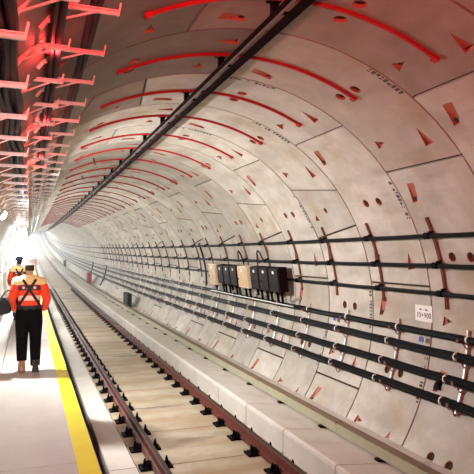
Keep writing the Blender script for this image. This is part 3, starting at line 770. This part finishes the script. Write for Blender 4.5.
    for sd in (-1, 1):
        pts = []; mb = MB(); n = 14
        for i in range(n + 1):
            t = i / n; pts.append(back(-sd * .10 + sd * .27 * t, 1.47 - .43 * t, .04))
        vs_ = []
        for i, p in enumerate(pts):
            d = (pts[min(i + 1, n)] - pts[max(i - 1, 0)]).normalized(); sdv = d.cross(Vector((0, -1, 0))).normalized() * .02
            vs_ += [p + sdv, p - sdv, p - sdv + Vector((0, -.006, 0)), p + sdv + Vector((0, -.006, 0))]
        mb.add(vs_, [(i * 4 + j, i * 4 + (j + 1) % 4, i * 4 + 4 + (j + 1) % 4, i * 4 + 4 + j) for i in range(n) for j in range(4)])
        build(mb, 'cross_strap', 'strap', root)
        eye = MB(); eye.lathe([(.003, -.004), (.009, 0), (.003, .004)], 8, Matrix.Translation((sd * .032, .122, 1.685)) @ Matrix.Rotation(math.pi / 2, 4, 'X')); build(eye, 'eye', 'eye', root)
        ear = MB(); ear.lathe([(.006, -.006), (.026, 0), (.02, .008)], 10, Matrix.Translation((sd * .084, .02, 1.665)) @ Matrix.Rotation(sd * math.pi / 2, 4, 'Y')); build(ear, 'ear', 'skin', root, True)
        lead = (sd * stride) > 0
        # boots: planted foot flat, trailing foot up on its toe so that the sole shows
        bmx = Matrix.Translation((sd * .105, 0, 0)) if lead else Matrix.Translation((sd * .10, -.13, .0)) @ Matrix.Rotation(rad(-52), 4, 'X') @ Matrix.Translation((0, -.17, 0.012))
        prof = [(-.10, .034, .0), (-.09, .045, .13), (-.04, .046, .125), (.02, .048, .10), (.08, .05, .085), (.15, .046, .07), (.19, .03, .05)]
        up = MB(); vs_ = []
        for y, wd, ht in prof:
            hh = max(ht, .09) if y < -.0 else ht
            vs_ += [bmx @ Vector(q) for q in ((-wd, y, .024), (wd, y, .024), (wd * .95, y, hh * .6), (wd * .6, y, hh), (-wd * .6, y, hh), (-wd * .95, y, hh * .6))]
        m_ = 6; up.add(vs_, [(i * m_ + j, i * m_ + (j + 1) % m_, i * m_ + m_ + (j + 1) % m_, i * m_ + m_ + j) for i in range(len(prof) - 1) for j in range(m_)] + [list(range(m_)), [(len(prof) - 1) * m_ + j for j in range(m_)][::-1]])
        up.tube([bmx @ Vector((0, -.045, .10)), bmx @ Vector((0, -.05, .19))], .056, 10)
        bt = build(up, 'boot', 'shoe', root, True)
        so = MB(); vs_ = []
        for y, wd, ht in prof: vs_ += [bmx @ Vector(q) for q in ((-wd - .004, y, 0), (wd + .004, y, 0), (wd + .004, y, .0235), (-wd - .004, y, .0235))]
        so.add(vs_, [(i * 4 + j, i * 4 + (j + 1) % 4, i * 4 + 4 + (j + 1) % 4, i * 4 + 4 + j) for i in range(len(prof) - 1) for j in range(4)] + [(0, 1, 2, 3), tuple((len(prof) - 1) * 4 + j for j in (3, 2, 1, 0))])
        so.mi = [1 if i % 4 == 0 and i < (len(prof) - 1) * 4 else 0 for i in range(len(so.f))]; build(so, 'sole', ['shoe', 'sole'], bt)
    shell('hair', lambda c: c.z > 1.60 and c.y < .045 and c.z > 1.60 and abs(c.x) < .2 and not (c.y > .03 and c.z < 1.70), .010, 'hair')
    hm = MB(); mx = Matrix.Translation((0, .025, 1.70)) @ Matrix.Diagonal((.92, 1.1, 1, 1))
    hm.lathe([(.122, .0), (.126, .02), (.122, .05), (.108, .09), (.08, .12), (.04, .137), (.012, .142)], 22, mx); hb = build(hm, 'helmet', helmet, root, True)
    br = MB(); br.lathe([(.121, .0), (.142, -.006), (.143, .004), (.124, .012)], 22, mx); build(br, 'brim', helmet, hb)
    lp = MB(); lp.box((-.012, .0, 1.80), (.012, .12, 1.845)); build(lp, 'helmet_ridge', helmet, hb, True)
    mo = MB(); mo.box((-.022, .108, 1.612), (.022, .114, 1.618)); build(mo, 'mouth', 'maroon', root)
    bm0.free(); return root
P1 = person('person in orange jacket and white helmet walking away along the walkway', 9.55, .02, 'helmet', 1.0, stride=1)
P2 = person('person in dark navy helmet farther ahead on the walkway, mostly hidden', 17.0, -.235, 'navy', .985, stride=-1)

# ---- black shoulder bag at the walker's left hip
bag = tag(empty('shoulder_bag', M(9.5) @ Matrix.Translation((-.33, 0, -1.846 + .93)) @ Matrix.Rotation(rad(-12), 4, 'Y')), 'black shoulder bag hanging at the left hip of the orange-jacketed walker', 'bag')
mb = MB(); vs_ = []
for z, a, b in ((0, .07, .10), (.02, .095, .13), (.12, .105, .15), (.22, .10, .14), (.26, .08, .11)):
    vs_ += [(a * math.copysign(abs(math.cos(t * math.pi / 6 + .26)) ** .45, math.cos(t * math.pi / 6 + .26)), b * math.copysign(abs(math.sin(t * math.pi / 6 + .26)) ** .45, math.sin(t * math.pi / 6 + .26)), z) for t in range(12)]
mb.add(vs_, [(i * 12 + j, i * 12 + (j + 1) % 12, i * 12 + 12 + (j + 1) % 12, i * 12 + 12 + j) for i in range(4) for j in range(12)] + [list(range(12))[::-1], [48 + j for j in range(12)]])
build(mb, 'bag_body', 'strap', bag, True)
mb = MB(); mb.box((-.112, -.11, .13), (-.096, .11, .25)); build(mb, 'flap', 'strap', bag)
mb = MB(); mb.tube([(-.02, -.1, .25), (0.06, -.1, .33), (.12, -.10, .36), (.16, -.12, .33)], .012, 6); build(mb, 'bag_strap', 'strap', bag, True)

# ---- thin dusty haze hanging in the tunnel
hz = bpy.data.materials.new('haze'); hz.use_nodes = True; N = hz.node_tree.nodes; N.clear()
vo = N.new('ShaderNodeVolumePrincipled'); vo.inputs['Density'].default_value = .0045; vo.inputs['Color'].default_value = (.95, .97, 1, 1); vo.inputs['Anisotropy'].default_value = .3
ou = N.new('ShaderNodeOutputMaterial'); hz.node_tree.links.new(vo.outputs[0], ou.inputs['Volume'])
MT['haze'] = hz
mb = MB(); mb.sweep([onring(t * 15, R + .3) for t in range(24)], stations(14, FAR - 2, 4))
o = build(mb, 'haze', 'haze'); tag(o, 'thin pale dusty haze filling the far tunnel', 'haze', None, 'stuff')
